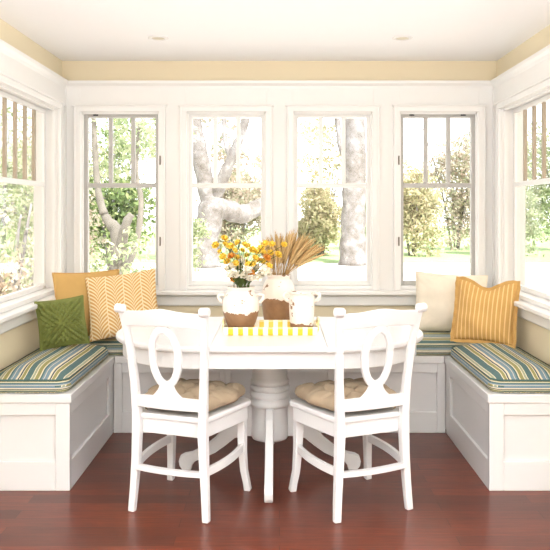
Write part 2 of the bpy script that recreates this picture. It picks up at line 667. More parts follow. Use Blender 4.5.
names = ['leftmost window of the back wall with greige sash, three lights over one', 'second window from the left on the back wall, white sash behind the yellow flowers',
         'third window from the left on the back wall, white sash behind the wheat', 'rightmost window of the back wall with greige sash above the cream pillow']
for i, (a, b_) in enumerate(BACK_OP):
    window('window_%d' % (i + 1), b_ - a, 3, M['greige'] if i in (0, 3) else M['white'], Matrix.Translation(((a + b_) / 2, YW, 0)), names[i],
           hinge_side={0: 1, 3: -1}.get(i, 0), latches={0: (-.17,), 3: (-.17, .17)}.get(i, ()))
yc = sum(SIDE_OP) / 2
window('window_5', SIDE_OP[1] - SIDE_OP[0], 8, M['white'], Matrix.Translation((-XW, yc, 0)) @ Matrix.Rotation(R(90), 4, 'Z'), 'wide window in the left wall with a row of small upper lights', sy=(.06, .09), mm=M['shaded_taupe'])
window('window_6', SIDE_OP[1] - SIDE_OP[0], 8, M['white'], Matrix.Translation((XW, yc, 0)) @ Matrix.Rotation(R(-90), 4, 'Z'), 'wide window in the right wall with a row of small upper lights', sy=(.06, .09), mm=M['shaded_taupe'])

# ------------------------------------------------------------------ recessed ceiling lights
for i, x in enumerate((-.69, .70)):
    t = thing('ceiling_light', ('small round recessed light in the ceiling on the left', 'small round recessed light in the ceiling on the right')[i], 'ceiling light', (x, 4.27, ZC), 0, 'recessed ceiling lights')
    b = B(); lathe(b, [(.036, -.0005), (.036, -.004), (.044, -.007), (.056, -.004), (.058, -.0005)], 32)
    link('trim_ring', b, M['white'], t, smooth=True)
    b = B(); lathe(b, [(.0355, -.0005), (.0355, -.0035), (.02, -.005), (.001, -.0055)], 32)
    link('lens', b, M['lens'], t, smooth=True)

# ------------------------------------------------------------------ built-in benches
BX, BY0, BY1, BZ, LZ = 1.0, 3.577, 4.507, .42, .462
G = .002
# side benches: local coordinates are world coordinates mirrored by s


def frame_rect(bm, axis, fixed, proud, a0, a1, z0, z1, rails):
    """flat frame on a face: rails = (left, right, bottom, top)"""
    l, r, bo, to = rails
    for p0, p1, q0, q1 in ((a0, a0 + l, z0, z1), (a1 - r, a1, z0, z1), (a0 + l, a1 - r, z0, z0 + bo), (a0 + l, a1 - r, z1 - to, z1)):
        lo, hi = sorted((fixed, fixed + proud))
        if axis == 'x': box(bm, p0, p1, lo, hi, q0, q1)
        else: box(bm, lo, hi, p0, p1, q0, q1)


for s, nm in ((-1, 'left'), (1, 'right')):
    t = thing('bench', 'white panelled built-in bench along the %s wall' % nm, 'bench', (s * 1.21, 4.2, 0), 0, 'built-in window benches')
    off = Vector((s * 1.21, 4.2, 0))
    b = B(); xa, xb = sorted((s * (XW - G), s * (BX + .016))); box(b, xa, xb, BY0 + .016, YW - G, 0, BZ)
    bmesh.ops.translate(b, verts=b.verts, vec=-off); link('body', b, M['white_furn'], t)
    b = B(); xa, xb = sorted((s * (XW - G), s * BX))
    rl = (.09, .07, .138, .06) if s < 0 else (.07, .09, .138, .06)
    frame_rect(b, 'x', BY0, .016, xa, xb, 0, BZ, rl)
    bmesh.ops.translate(b, verts=b.verts, vec=-off); link('end_panel', b, M['white_furn'], t, bevel=.003)
    b = B(); frame_rect(b, 'y', s * BX, s * .016, BY0 + .0005, BY1 - G, 0, BZ, (.035, .10, .138, .06))
    bmesh.ops.translate(b, verts=b.verts, vec=-off); link('side_panel', b, M['white_furn'], t, bevel=.003)
    b = B(); xa, xb = sorted((s * (XW - G), s * (BX - .009))); box(b, xa, xb, BY0 - .009, YW - G, BZ, LZ)
    bmesh.ops.translate(b, verts=b.verts, vec=-off); link('lid', b, M['white_furn'], t, bevel=.004)
t = thing('bench', 'white panelled built-in bench along the back wall behind the table', 'bench', (0, 4.72, 0), 0, 'built-in window benches')
off = Vector((0, 4.72, 0))
b = B(); box(b, -BX + G, BX - G, BY1 + .016, YW - G, 0, BZ)
bmesh.ops.translate(b, verts=b.verts, vec=-off); link('body', b, M['white_furn'], t)
b = B()
w3 = (BX - .02) * 2 / 3
for k in range(3):
    x0 = -BX + .02 + w3 * k
    frame_rect(b, 'x', BY1, .016, x0 - (.018 if k == 0 else 0), x0 + w3 + (.018 if k == 2 else 0), 0, BZ, (.052 if k == 0 else .035, .052 if k == 2 else .035, .126, .06))
bmesh.ops.translate(b, verts=b.verts, vec=-off); link('front_panel', b, M['white_furn'], t, bevel=.003)
b = B(); box(b, -BX + .009 + G, BX - .009 - G, BY1 - .009, YW - G, BZ, LZ)
bmesh.ops.translate(b, verts=b.verts, vec=-off); link('lid', b, M['white_furn'], t, bevel=.004)


def bench_cushion(label, w, l, th, loc, rz):
    out = rrect(w, l, .06, 7); n = len(out)
    t = thing('bench_cushion', label, 'cushion', loc, rz, 'striped bench cushions')
    bm = B(); rings = []
    prof = []
    for i in range(5):
        a = math.pi / 2 * i / 4; prof.append((.016 * (1 - math.sin(a)), .016 * (1 - math.cos(a))))
    prof.append((-.006, th * .45))
    for i in range(6):
        a = math.pi / 2 * i / 5; prof.append((.032 * (1 - math.cos(a)), th - .032 + .032 * math.sin(a)))
    rs = random.Random(len(label))
    for ins, z in prof:
        rings.append([bm.verts.new((x * (1 - 2 * ins / w), y * (1 - 2 * ins / l), z)) for x, y in out])
    top = rings[-1]
    for k in range(1, 8):
        f = 1 - k / 8
        m = min(w, l) / 2 - .032
        rings.append([])
        for v in top:
            dx = max(abs(v.co.x), 1e-6); px = math.copysign(max(0, abs(v.co.x) - m * (k / 8)), v.co.x)
            py = math.copysign(max(0, abs(v.co.y) - m * (k / 8)), v.co.y)
            dome = .042 * (1 - (1 - k / 8) ** 2)
            rings[-1].append(bm.verts.new((px, py, th + dome + .003 * math.sin(9 * py + 3 * px))))
    for r0, r1 in zip(rings, rings[1:]):
        for k in range(n):
            bm.faces.new((r0[k], r0[(k + 1) % n], r1[(k + 1) % n], r1[k]))
    bm.faces.new(rings[0][::-1]); bm.faces.new(rings[-1])
    bmesh.ops.remove_doubles(bm, verts=bm.verts, dist=.0003)
    body = link('cushion_body', bm, M['stripe'], t, smooth=True)
    for z in (.012, th - .008):
        p = B(); ins = .004 if z < .02 else .006
        closed_tube(p, [(x * (1 - 2 * ins / w), y * (1 - 2 * ins / l), z) for x, y in out], .0045, 6)
        link('piping', p, M['teal'], body, smooth=True)
    return t


CT = .070
CZ = LZ + .001
for s, nm in ((-1, 'left'), (1, 'right')):
    l = BY1 - BY0 - .025
    bench_cushion('green, blue and cream striped cushion on the %s bench' % nm, .405, l, CT, (s * (XW - .004 - .2075), BY0 + .004 + l / 2, CZ), 0 if s > 0 else math.pi)
bench_cushion('long green, blue and cream striped cushion on the back bench', YW - BY1 - .012, 2 * XW - .06, CT - .004, (0, (BY1 + YW) / 2 + .002, CZ), R(90))

# ------------------------------------------------------------------ dining table
TX, TY, TZ = -.05, 3.88, .72
table = thing('dining_table', 'white oval pedestal dining table with a leaf in the middle', 'table', (TX, TY, 0))
RH, SH = .488, .298       # end radius, half straight


def race(r, sh, k=28):
    o = []
    for i in range(k + 1):
        a = R(-90 + 180 * i / k); o.append((sh + r * math.cos(a), r * math.sin(a)))
    for i in range(k + 1):
        a = R(90 + 180 * i / k); o.append((-sh + r * math.cos(a), r * math.sin(a)))
    return o


def end_half(s, r, x0, k=28):
    o = []
    for i in range(k + 1):
        a = R(-90 + 180 * i / k); o.append((s * (SH + r * math.cos(a)), s * r * math.sin(a)))
    o.append((s * x0, s * r)); o.append((s * x0, -s * r))
    return o


LF = .265
for s in (-1, 1):
    b = slab(B(), end_half(s, RH, LF + .0006), TZ - .028, TZ, .010)
    link('tabletop', b, M['white_furn'], table)
b = B()
# leaf: profile extruded along x so that its edges match
pr = []
for y, sg in ((-RH, 1), (RH, -1)):
    seq = [(y + sg * .010 * (1 - math.sin(math.pi / 2 * i / 3)), TZ - .028 + .010 * (1 - math.cos(math.pi / 2 * i / 3))) for i in range(4)]
    seq += [(y + sg * .010 * (1 - math.cos(math.pi / 2 * i / 3)), TZ - .010 + .010 * math.sin(math.pi / 2 * i / 3)) for i in range(4)]
    pr += seq if sg > 0 else seq[::-1]
a_ = [b.verts.new((-LF + .0006, y, z)) for y, z in pr]; b_ = [b.verts.new((LF - .0006, y, z)) for y, z in pr]
b.faces.new(a_); b.faces.new(b_[::-1])
for i in range(len(pr)): b.faces.new((a_[i], b_[i], b_[(i + 1) % len(pr)], a_[(i + 1) % len(pr)]))
link('table_leaf', b, M['white_furn'], table)
# apron ring
b = B(); oo, ii = race(RH - .035, SH), race(RH - .057, SH); n = len(oo)
vs = [[b.verts.new((x, y, z)) for x, y in o] for o, z in ((oo, .612), (oo, .692), (ii, .692), (ii, .612))]
for q in range(4):
    r0, r1 = vs[q], vs[(q + 1) % 4]
    for k in range(n): b.faces.new((r0[k], r0[(k + 1) % n], r1[(k + 1) % n], r1[k]))
link('apron', b, M['white_furn'], table, bevel=.003)
b = B()
lathe(b, [(.10, .692), (.10, .66), (.094, .65), (.09, .56), (.09, .475), (.096, .468), (.1, .458), (.096, .447), (.092, .443), (.099, .436), (.103, .426), (.099, .416),
          (.094, .412), (.101, .404), (.105, .392), (.101, .381), (.096, .377), (.105, .366), (.111, .352), (.107, .34), (.096, .332), (.094, .30), (.097, .22), (.098, .18), (.09, .165), (.07, .16)][::-1], 48)
link('pedestal', b, M['white_furn'], table, smooth=True).modifiers.new('es', 'EDGE_SPLIT').split_angle = R(50)
for k in range(4):
    a = R(90 * k - 90)
    up = [(.08, .34), (.12, .335), (.17, .30), (.22, .235), (.28, .165), (.34, .118), (.40, .09), (.44, .082), (.462, .07), (.47, .045), (.465, .02), (.45, .0)]
    lo = [(.405, .0), (.40, .025), (.385, .045), (.34, .062), (.28, .09), (.23, .125), (.18, .165), (.13, .175), (.08, .175)]
    b = B(); prism(b, up + lo, -.02, .02)
    bmesh.ops.rotate(b, verts=b.verts, matrix=Matrix.Rotation(a, 3, 'Z'))
    link('leg', b, M['white_furn'], table, bevel=.005)


# ------------------------------------------------------------------ dining chairs
def chair(label, loc, rz):
    t = thing('dining_chair', label, 'chair', loc, rz, 'white dining chairs')
    wm = M['white_furn']
    up = Vector((0, 1, 0))
    # seat
    def seat_outline(g=0):
        fw, rw, f, r_ = .232 + g, .172 + g, .226 + g, -.180 - g
        o = []
        for cx, cy, a0, a1, rr in ((fw - .05, f - .05, 0, 90, .05), (-fw + .05, f - .05, 90, 180, .05)):
            for i in range(7):
                a = R(a0 + (a1 - a0) * i / 6); o.append((cx + rr * math.cos(a), cy + rr * math.sin(a) + .012 * (1 - (cx / .2) ** 2)))
        o += [(-rw, r_), (rw, r_)]
        return o
    b = slab(B(), seat_outline(), .412, .438, .009)
    link('seat', b, wm, t)
    b = B(); oo, ii = seat_outline(-.012), seat_outline(-.034); n = len(oo)
    vs = [[b.verts.new((x, y, z)) for x, y in o] for o, z in ((oo, .348), (oo, .412), (ii, .412), (ii, .348))]
    for q in range(4):
        r0, r1 = vs[q], vs[(q + 1) % 4]
        for k in range(n): b.faces.new((r0[k], r0[(k + 1) % n], r1[(k + 1) % n], r1[k]))
    link('seat_frame', b, wm, t, bevel=.003)
    # rear posts: foot, seat, top
    post = {}
    for s in (-1, 1):
        P = [(.182, -.196, 0), (.174, -.188, .12), (.166, -.184, .25), (.162, -.184, .36), (.163, -.186, .45), (.170, -.194, .58), (.180, -.212, .72), (.192, -.236, .838), (.200, -.254, .905)]
        P = [(s * x, y, z) for x, y, z in P]
        post[s] = P
        b = B(); sweep(b, P, [.030, .033, .037, .040, .038, .035, .033, .031, .029], [.030, .032, .036, .038, .034, .028, .025, .023, .022], up)
        link('rear_leg', b, wm, t, smooth=False, bevel=.005)
        # front legs with a gentle outward sweep
        F = [(.186, .182, .412), (.188, .184, .30), (.190, .186, .20), (.195, .193, .10), (.203, .205, .04), (.207, .212, 0)]
        b = B(); sweep(b, [(s * x, y, z) for x, y, z in F], [.042, .040, .036, .032, .031, .032], [.042, .040, .036, .032, .031, .032], up)
        link('front_leg', b, wm, t, bevel=.005)
    # crest rail with rolled ends: slightly curved plank
    def plank(name, outline_top, outline_bot, yf, th):
        b = B(); N = len(outline_top)
        rings = []
        for (x, zt), (x2, zb) in zip(outline_top, outline_bot):
            y0, y1 = yf(x, zb), yf(x, zt)
            rings.append([b.verts.new(p) for p in ((x2, y0 - th / 2, zb), (x, y1 - th / 2, zt), (x, y1 + th / 2, zt), (x2, y0 + th / 2, zb))])
        for r0, r1 in zip(rings, rings[1:]):
            for k in range(4): b.faces.new((r0[k], r0[(k + 1) % 4], r1[(k + 1) % 4], r1[k]))
        b.faces.new(rings[0][::-1]); b.faces.new(rings[-1])
        return link(name, b, wm, t, bevel=.004)
    def yf(x, z):    # back plane: follows posts, bowed backwards in the middle
        pts = post[1]
        for (x0, y0, z0), (x1, y1, z1) in zip(pts, pts[1:]):
            if z <= z1 or z1 == pts[-1][2]:
                yy = y0 + (y1 - y0) * (z - z0) / (z1 - z0); break
        return yy - .018 * (1 - min(1, (x / .19) ** 2))
    xs = [-.192 + .384 * i / 20 for i in range(21)]
    top = [(x, .898 + .018 * math.cos(x / .192 * math.pi / 2) ** 1.0 - .006 * math.sin(abs(x) / .192 * math.pi) ** 2) for x in xs]
    bot = [(x, .830 + .010 * math.cos(x / .192 * math.pi / 2)) for x in xs]
    crest = plank('crest_rail', top, bot, yf, .022)
    for s in (-1, 1):
        b = B(); sweep(b, [(s * .182, -.260, .908), (s * .226, -.260, .911)], .040, .040, Vector((0, 1, 0)), n=14)
        link('crest_scroll', b, wm, crest, bevel=.006)
    xs = [-.166 + .332 * i / 12 for i in range(13)]
    plank('back_rail', [(x, .522 + .006 * math.cos(x / .166 * math.pi / 2)) for x in xs], [(x, .470) for x in xs], yf, .020)
    # oval splat
    b = B(); N = 40; rings = []
    for i in range(N):
        a = 2 * math.pi * i / N
        for_ = []
        ro, ri = (.079, .143), (.047, .106)
        xo, zo = ro[0] * math.sin(a), .703 + ro[1] * math.cos(a)
        xi, zi = ri[0] * math.sin(a), .703 + ri[1] * math.cos(a)
        yo, yi = yf(xo, zo), yf(xi, zi)
        rings.append([b.verts.new(p) for p in ((xo, yo - .009, zo), (xo, yo + .009, zo), (xi, yi + .009, zi), (xi, yi - .009, zi))])
    for i in range(N):
        r0, r1 = rings[i], rings[(i + 1) % N]
        for k in range(4): b.faces.new((r0[k], r0[(k + 1) % 4], r1[(k + 1) % 4], r1[k]))
    splat = link('oval_splat', b, wm, t, bevel=.004)
    b = B(); rings = []
    for i in range(9):
        f = i / 8; z = .525 + .056 * f
        hw = .022 + .052 * (1 - f) ** 1.7 + .012 * f
        y = yf(0, z)
        rings.append([b.verts.new(p) for p in ((-hw, y - .009, z), (hw, y - .009, z), (hw, y + .009, z), (-hw, y + .009, z))])
    for r0, r1 in zip(rings, rings[1:]):
        for k in range(4): b.faces.new((r0[k], r0[(k + 1) % 4], r1[(k + 1) % 4], r1[k]))
    b.faces.new(rings[0][::-1]); b.faces.new(rings[-1])
    link('splat_foot', b, wm, splat, bevel=.003)
    # stretchers
    def arc(p, q, bow, zdip=0):
        p, q = Vector(p), Vector(q); d = (q - p); nrm = Vector((d.y, -d.x, 0)).normalized()
        return [p + d * (i / 10) + nrm * bow * (1 - (2 * i / 10 - 1) ** 2) for i in range(11)]
    b = B(); sweep(b, arc((-.160, -.190, .20), (.160, -.190, .20), .016), .036, .020, Vector((0, 0, 1)))
    # width runs sideways: turn the section so the tall side is vertical
    link('stretcher', b, wm, t, bevel=.003)
    for s in (-1, 1):
        pts = arc((s * .165, -.180, .205), (s * .190, .180, .215), .022 * (1 if s > 0 else -1))
        b = B(); sweep(b, pts, .020, .036, Vector((0, 0, 1)))
        link('stretcher', b, wm, t, bevel=.003)
    return t


def seat_cushion(label, loc, rz):
    t = thing('seat_cushion', label, 'cushion', loc, rz, 'tufted seat cushions')
    N = 64; TH = .080
    tufts = [(x, y) for x in (-.5, .0, .5) for y in (-.5, .0, .5)]
    bm = B()
    rs = random.Random(3 + len(label))
    def f(u, v, side):
        # squircle mapping
        x = u * math.sqrt(1 - .30 * v * v); y = v * math.sqrt(1 - .30 * u * u)
        wave = 1 + .03 * math.sin(8 * math.atan2(y, x) + 1)
        wx = (.242 - .054 * (1 - (y + 1) / 2)) * wave
        e = max(0.0, 1 - max(abs(u), abs(v)) ** 3.2)
        hgt = TH * .5 * e ** .45
        if side > 0:
            d = 0
            for tx, ty in tufts:
                r2 = (u - tx) ** 2 + (v - ty) ** 2
                d = max(d, math.exp(-r2 / .022))
            cr = max(math.exp(-((abs(u) - .5) / .06) ** 2), math.exp(-((abs(v) - .5) / .06) ** 2), math.exp(-(u / .06) ** 2) * .8, math.exp(-(v / .06) ** 2) * .8)
            hgt = hgt * (1.3 - .72 * d - .34 * cr) + .003 * math.sin(13 * u + 4 * v) * e
            return (x * wx, y * .200, TH * .5 + hgt)
        return (x * wx, y * .200, TH * .5 - hgt * .98)
    gridv = {}
    for side in (1, -1):
        for i in range(N + 1):
            for j in range(N + 1):
                edge = i in (0, N) or j in (0, N)
                if edge and side < 0:
                    gridv[side, i, j] = gridv[1, i, j]; continue
                gridv[side, i, j] = bm.verts.new(f(-1 + 2 * i / N, -1 + 2 * j / N, side))
        for i in range(N):
            for j in range(N):
                q = [gridv[side, i, j], gridv[side, i + 1, j], gridv[side, i + 1, j + 1], gridv[side, i, j + 1]]
                bm.faces.new(q if side > 0 else q[::-1])
    body = link('cushion_body', bm, M['linen'], t, smooth=True)
    for tx, ty in tufts:
        x, y, z = f(tx, ty, 1)
        b = B(); lathe(b, [(.007, z - .003), (.008, z + .001), (.006, z + .0035), (.001, z + .0045)], 12, (x, y))
        link('button', b, M['linen'], body, smooth=True)
    for s in (-1, 1):      # ties round the rear posts
        b = B(); sweep(b, [(s * .128, -.165, .02), (s * .136, -.175, .022), (s * .1405, -.175, .02), (s * .1405, -.17, .008), (s * .139, -.16, .003)], .008, .003, Vector((0, 0, 1)))
        link('tie', b, M['linen'], body)
    return t


CH = [((-.418, 3.462, 0), R(-20), 'white oval-back dining chair on the left side of the table front', 'beige tufted pad on the seat of the left chair'),
      ((.335, 3.468, 0), R(23.5), 'white oval-back dining chair on the right side of the table front', 'beige tufted pad on the seat of the right chair')]
for loc, rz, lab, lab2 in CH:
    chair(lab, loc, rz)
    d = Matrix.Rotation(rz, 3, 'Z') @ Vector((0, .024, 0))
    seat_cushion(lab2, (loc[0] + d.x, loc[1] + d.y, .4385), rz)


# ------------------------------------------------------------------ throw pillows
def pillow(name, label, w, h, T, mat, loc, yaw, lean, roll, pinch=.06, edge=None, edge_r=.005, flange=0, chop=0, petals=False, N=44, seed=1, floor_z=0):
    rs = random.Random(seed); ph = [rs.uniform(0, 6) for _ in range(6)]
    RM = Matrix.Rotation(yaw, 3, 'Z') @ Matrix.Rotation(lean, 3, 'X') @ Matrix.Rotation(roll, 3, 'Y')
    def f(u, v, side):
        x = u * w / 2 * (1 - pinch * (1 - v * v)); z = v * h / 2 * (1 - pinch * (1 - u * u))
        e = ((1 - abs(u) ** 2.4) * (1 - abs(v) ** 2.4))
        e = max(e, 0) ** .55
        y = T / 2 * e * (1 - .12 * v)
        wr = .004 * e * (math.sin(7 * u + 3 * v + ph[0]) + math.sin(5 * v - 8 * u * v + ph[1]))
        # puckers towards the corners
        cd = min(math.hypot(u - a, v - b) for a in (-1, 1) for b in (-1, 1))
        wr += .005 * e * math.exp(-(cd / .5) ** 2) * math.sin(22 * (abs(u) - abs(v)) + ph[2])
        if chop:
            g = math.exp(-(u / .45) ** 2) * max(0, (v + .4) / 1.4) ** 1.5
            z -= chop * g
            y *= 1 - .35 * g * (1 if v < .95 else 0)
        return Vector((x, side * (y + wr) if side < 0 else y + wr, z))
    bm = B(); gv = {}
    for side in (-1, 1):
        for i in range(N + 1):
            for j in range(N + 1):
                if side > 0 and (i in (0, N) or j in (0, N)):
                    gv[side, i, j] = gv[-1, i, j]; continue
                # denser sampling near edges
                u = math.sin((i / N - .5) * math.pi) * .5 + (2 * i / N - 1) * .5; v = math.sin((j / N - .5) * math.pi) * .5 + (2 * j / N - 1) * .5
                gv[side, i, j] = bm.verts.new(f(u, v, side))
        for i in range(N):
            for j in range(N):
                q = [gv[side, i, j], gv[side, i + 1, j], gv[side, i + 1, j + 1], gv[side, i, j + 1]]
                bm.faces.new(q if side < 0 else q[::-1])
    mz = min((RM @ v.co).z for v in bm.verts)
    t = thing(name, label, 'pillow', (loc[0], loc[1], floor_z - mz + max(edge_r if edge else 0, flange * .4)))
    t.rotation_euler = RM.to_euler()
    cover = link('pillow_cover', bm, mat, t, smooth=True)
    if petals:
        b = B()
        for k in range(10, -1, -1):
            r0 = .02 + .125 * k; L = .25; n = max(5, round(2 * math.pi * (r0 + .12) / .19))
            for q in range(n):
                th = 2 * math.pi * (q + .5 * (k % 2)) / n
                cu, su = math.cos(th), math.sin(th)
                if max(abs(cu), abs(su)) * (r0 + L) > .97: continue
                g = []
                for a in range(5):
                    la = a / 4; wd = .105 * math.sin(math.pi * min(1, .22 + .78 * la)) ** .6 if a < 4 else .018
                    row = []
                    for c in (-1, -.5, 0, .5, 1):
                        rr = r0 + L * la; tt = wd * c
                        p = f(cu * rr - su * tt, su * rr + cu * tt, -1)
                        p.y -= .001 + .019 * la * (1 - .55 * c * c) + .002 * k / 10 * 0
                        row.append(b.verts.new(p))
                    g.append(row)
                for a in range(4):
                    for c in range(4): b.faces.new((g[a][c], g[a][c + 1], g[a + 1][c + 1], g[a + 1][c]))
        o = link('petal_pleats', b, mat, cover, smooth=True)
        sm = o.modifiers.new('thick', 'SOLIDIFY'); sm.thickness = .0016
    if edge:
        K = 40
        loop = [f(-1 + 2 * i / K, -1, -1) for i in range(K)] + [f(1, -1 + 2 * i / K, -1) for i in range(K)] + [f(1 - 2 * i / K, 1, -1) for i in range(K)] + [f(-1, 1 - 2 * i / K, -1) for i in range(K)]
        b = B()
        if flange:
            n = len(loop); cen = Vector((0, 0, 0))
            inn, out = [], []
            for i, p in enumerate(loop):
                dirv = Vector((p.x / (w / 2), 0, p.z / (h / 2))); 
                m_ = max(abs(dirv.x), abs(dirv.z)); d = Vector((dirv.x if abs(dirv.x) > .90 * m_ else 0, 0, dirv.z if abs(dirv.z) > .90 * m_ else 0)).normalized()
                rip = .004 * math.sin(i * .9 + ph[3])
                inn.append(p - d * .006); out.append(p + d * flange + Vector((0, rip, 0)))
            th = .002
            R4 = [[b.verts.new(p + Vector((0, o, 0))) for p in L] for L, o in ((inn, -th), (out, -th), (out, th), (inn, th))]
            for q in range(4):
                r0, r1 = R4[q], R4[(q + 1) % 4]
                for k in range(n): b.faces.new((r0[k], r0[(k + 1) % n], r1[(k + 1) % n], r1[k]))
            link('flange', b, edge, cover, smooth=False)
        else:
            closed_tube(b, loop, edge_r, 8)
            link('piping', b, edge, cover, smooth=True)
    return t


PZ = CZ + CT + .024
pillow('throw_pillow', 'plain mustard pillow in the left corner of the benches', .405, .405, .12, M['mustard'], (-1.175, 4.615), R(26), R(-15), R(-1), edge=M['mustard_edge'], edge_r=.006, seed=2, floor_z=PZ)
pillow('throw_pillow', 'gold and cream frond-print pillow leaning on the back window sill', .43, .402, .11, M['frond'], (-.945, 4.535), R(4), R(-22), R(-8), seed=3, floor_z=PZ)
pillow('throw_pillow', 'small green pillow with petal-like pleats on the left bench', .265, .272, .09, M['green'], (-1.225, 4.225), R(20), R(-14), R(-6), petals=True, seed=4, floor_z=PZ, edge=M['green'], edge_r=.004)
pillow('throw_pillow', 'plain cream pillow leaning on the sill at the right corner', .45, .37, .14, M['creamcloth'], (1.08, 4.735), R(-6), R(-10), R(3), seed=5, floor_z=PZ, edge=M['creamcloth'], edge_r=.004)
pillow('throw_pillow', 'mustard pinstriped pillow with a creased top on the right bench', .345, .362, .13, M['pin'], (1.206, 4.40), R(-26), R(-15), R(2), chop=.05, edge=M['mustard_edge'], flange=.02, seed=6, floor_z=PZ)

# ------------------------------------------------------------------ tray and vases
TRX, TRY = -.043, 3.815
tray = thing('serving_tray', 'yellow and white checked wooden tray on the table', 'tray', (TRX, TRY, TZ + .0006))
b = B(); box(b, -.225, .225, -.112, .112, 0, .006)
link('base', b, M['check'], tray, bevel=.001)
for s in (-1, 1):
    b = B()
    v = [b.verts.new(p) for p in ((-.228, s * .113, 0), (.228, s * .113, 0), (.240, s * .128, .042), (-.240, s * .128, .042), (-.228, s * .105, 0), (.228, s * .105, 0), (.240, s * .120, .042), (-.240, s * .120, .042))]
    for q in ((0, 1, 2, 3), (7, 6, 5, 4), (0, 4, 5, 1), (3, 2, 6, 7), (0, 3, 7, 4), (1, 5, 6, 2)): b.faces.new([v[i] for i in q])
    link('side_wall', b, M['check'], tray, bevel=.001)
    # end wall rises to a handle with a slot
    b = B(); out = []
    for y, z in ((-.113, 0), (.113, 0), (.127, .042), (.07, .046), (.055, .066), (-.055, .066), (-.07, .046), (-.127, .042)):
        out.append((y, z))
    hole = [(-.035, .036), (.035, .036), (.035, .052), (-.035, .052)]
    def P(y, z, o): return (s * (.228 + .26 * z + o), y, z)
    # pieces around the slot
    for poly in ([(-.113, 0), (.113, 0), (.124, .036), (-.124, .036)], [(-.124, .036), (-.035, .036), (-.035, .052), (-.066, .052), (-.07, .046), (-.127, .042)],
                 [(.035, .036), (.124, .036), (.127, .042), (.07, .046), (.066, .052), (.035, .052)], [(-.066, .052), (.066, .052), (.055, .066), (-.055, .066)]):
        a = [b.verts.new(P(y, z, 0)) for y, z in poly]; c = [b.verts.new(P(y, z, -.008)) for y, z in poly]
        b.faces.new(a); b.faces.new(c[::-1])
        for i in range(len(a)): b.faces.new((a[i], c[i], c[(i + 1) % len(a)], a[(i + 1) % len(a)]))
    link('handle_wall', b, M['check'], tray)


def vase(label, x, y, prof, mat, handles, z0=.0072):
    t = thing('vase', label, 'vase', (x, y, TZ + z0), R(15), 'two-tone clay vases')
    # densify the profile with a smooth spline
    pr = []
    for i in range(len(prof) - 1):
        p0 = prof[max(0, i - 1)]; p1 = prof[i]; p2 = prof[i + 1]; p3 = prof[min(len(prof) - 1, i + 2)]
        for k in range(5):
            u = k / 5
            pr.append(tuple(.5 * ((2 * p1[c]) + (-p0[c] + p2[c]) * u + (2 * p0[c] - 5 * p1[c] + 4 * p2[c] - p3[c]) * u * u + (-p0[c] + 3 * p1[c] - 3 * p2[c] + p3[c]) * u ** 3) for c in (0, 1)))
    pr.append(prof[-1])
    inner = [(max(r - .007, .004), z) for r, z in pr[::-1] if z > .012]
    inner[0] = (pr[-1][0] - .004, pr[-1][1] + .001)
    b = B(); lathe(b, pr + inner, 56)
    link('body', b, mat, t, smooth=True)
    for pts in handles:
        for s in (-1, 1):
            b = B(); sweep(b, [(s * r, 0, z) for r, z in pts], .018, .011, Vector((0, 1, 0)), n=10)
            o = link('handle', b, mat, t, smooth=True); o.rotation_euler.z = R(-15)
    return t


VL = (-.195, 3.79); VM = (-.005, 4.035); VR = (.112, 3.775)
vase('two-handled clay vase with yellow flowers at the left of the tray', VL[0], VL[1],
     [(.052, 0), (.058, .01), (.076, .05), (.089, .095), (.092, .13), (.085, .170), (.071, .193), (.065, .203), (.067, .215), (.073, .226)], glaze('left_vase_glaze', .100, .10),
     [[(.078, .176), (.098, .188), (.112, .182), (.112, .165), (.100, .150), (.086, .145)]])
vase('tall clay vase holding wheat behind the checked tray', VM[0], VM[1],
     [(.070, 0), (.075, .01), (.084, .06), (.090, .12), (.090, .17), (.084, .21), (.070, .238), (.061, .250), (.061, .262), (.068, .274)], glaze('middle_vase_glaze', .148, .08), [], .0006)
vase('small empty clay pot with rim handles at the right of the tray', VR[0], VR[1],
     [(.050, 0), (.055, .008), (.059, .04), (.062, .09), (.0635, .135), (.0635, .165), (.061, .18), (.064, .192), (.070, .198)], glaze('right_vase_glaze', .045, .09),
     [[(.062, .188), (.080, .196), (.090, .186), (.086, .168), (.074, .158), (.060, .152)]])


# ------------------------------------------------------------------ flowers and wheat
def px2w(px, py, Y): return Vector(((px - 279.5) * Y / 750, Y, H - (py - 210) * Y / 750))


def bez(p, c, q, n=9): return [p * (1 - t) ** 2 + c * 2 * t * (1 - t) + q * t * t for t in [i / n for i in range(n + 1)]]


FL = [(95, 75, 'y'), (97, 96, 'y'), (80, 125, 'y'), (62, 100, 'y'), (150, 90, 'y'), (175, 97, 'y'), (125, 146, 'o'), (230, 160, 'o'), (258, 92, 'y'), (284, 96, 'y'),
      (250, 130, 'y'), (276, 130, 'y'), (306, 138, 'y'), (330, 98, 'y'), (205, 118, 'y'), (165, 122, 'y'), (186, 142, 'y'), (270, 182, 'y'), (200, 208, 'o'), (128, 232, 'o'),
      (190, 178, 'y'), (150, 190, 'w'), (222, 190, 'w'), (172, 218, 'w'), (238, 215, 'w'), (112, 195, 'w'), (148, 150, 'y'), (108, 165, 'y'), (160, 160, 'w'), (215, 150, 'y'), (140, 215, 'w'), (200, 235, 'w'), (255, 200, 'w'),
      (120, 105, 'y'), (135, 120, 'y'), (190, 105, 'y'), (225, 128, 'y'), (90, 145, 'y'), (140, 170, 'y'), (175, 165, 'y'), (210, 172, 'y'), (245, 165, 'y'), (240, 112, 'y'),
      (120, 215, 'w'), (185, 200, 'w'), (160, 235, 'w'), (225, 225, 'w'), (265, 212, 'w'), (130, 180, 'w'), (262, 150, 'o')]
FLAB = {'y': 'small yellow flower on a thin stem in the left vase', 'o': 'orange flower among the yellow ones in the left vase', 'w': 'small ivory flower low in the left vase'}
FM = {'y': M['yel'], 'o': M['ora'], 'w': M['whi']}
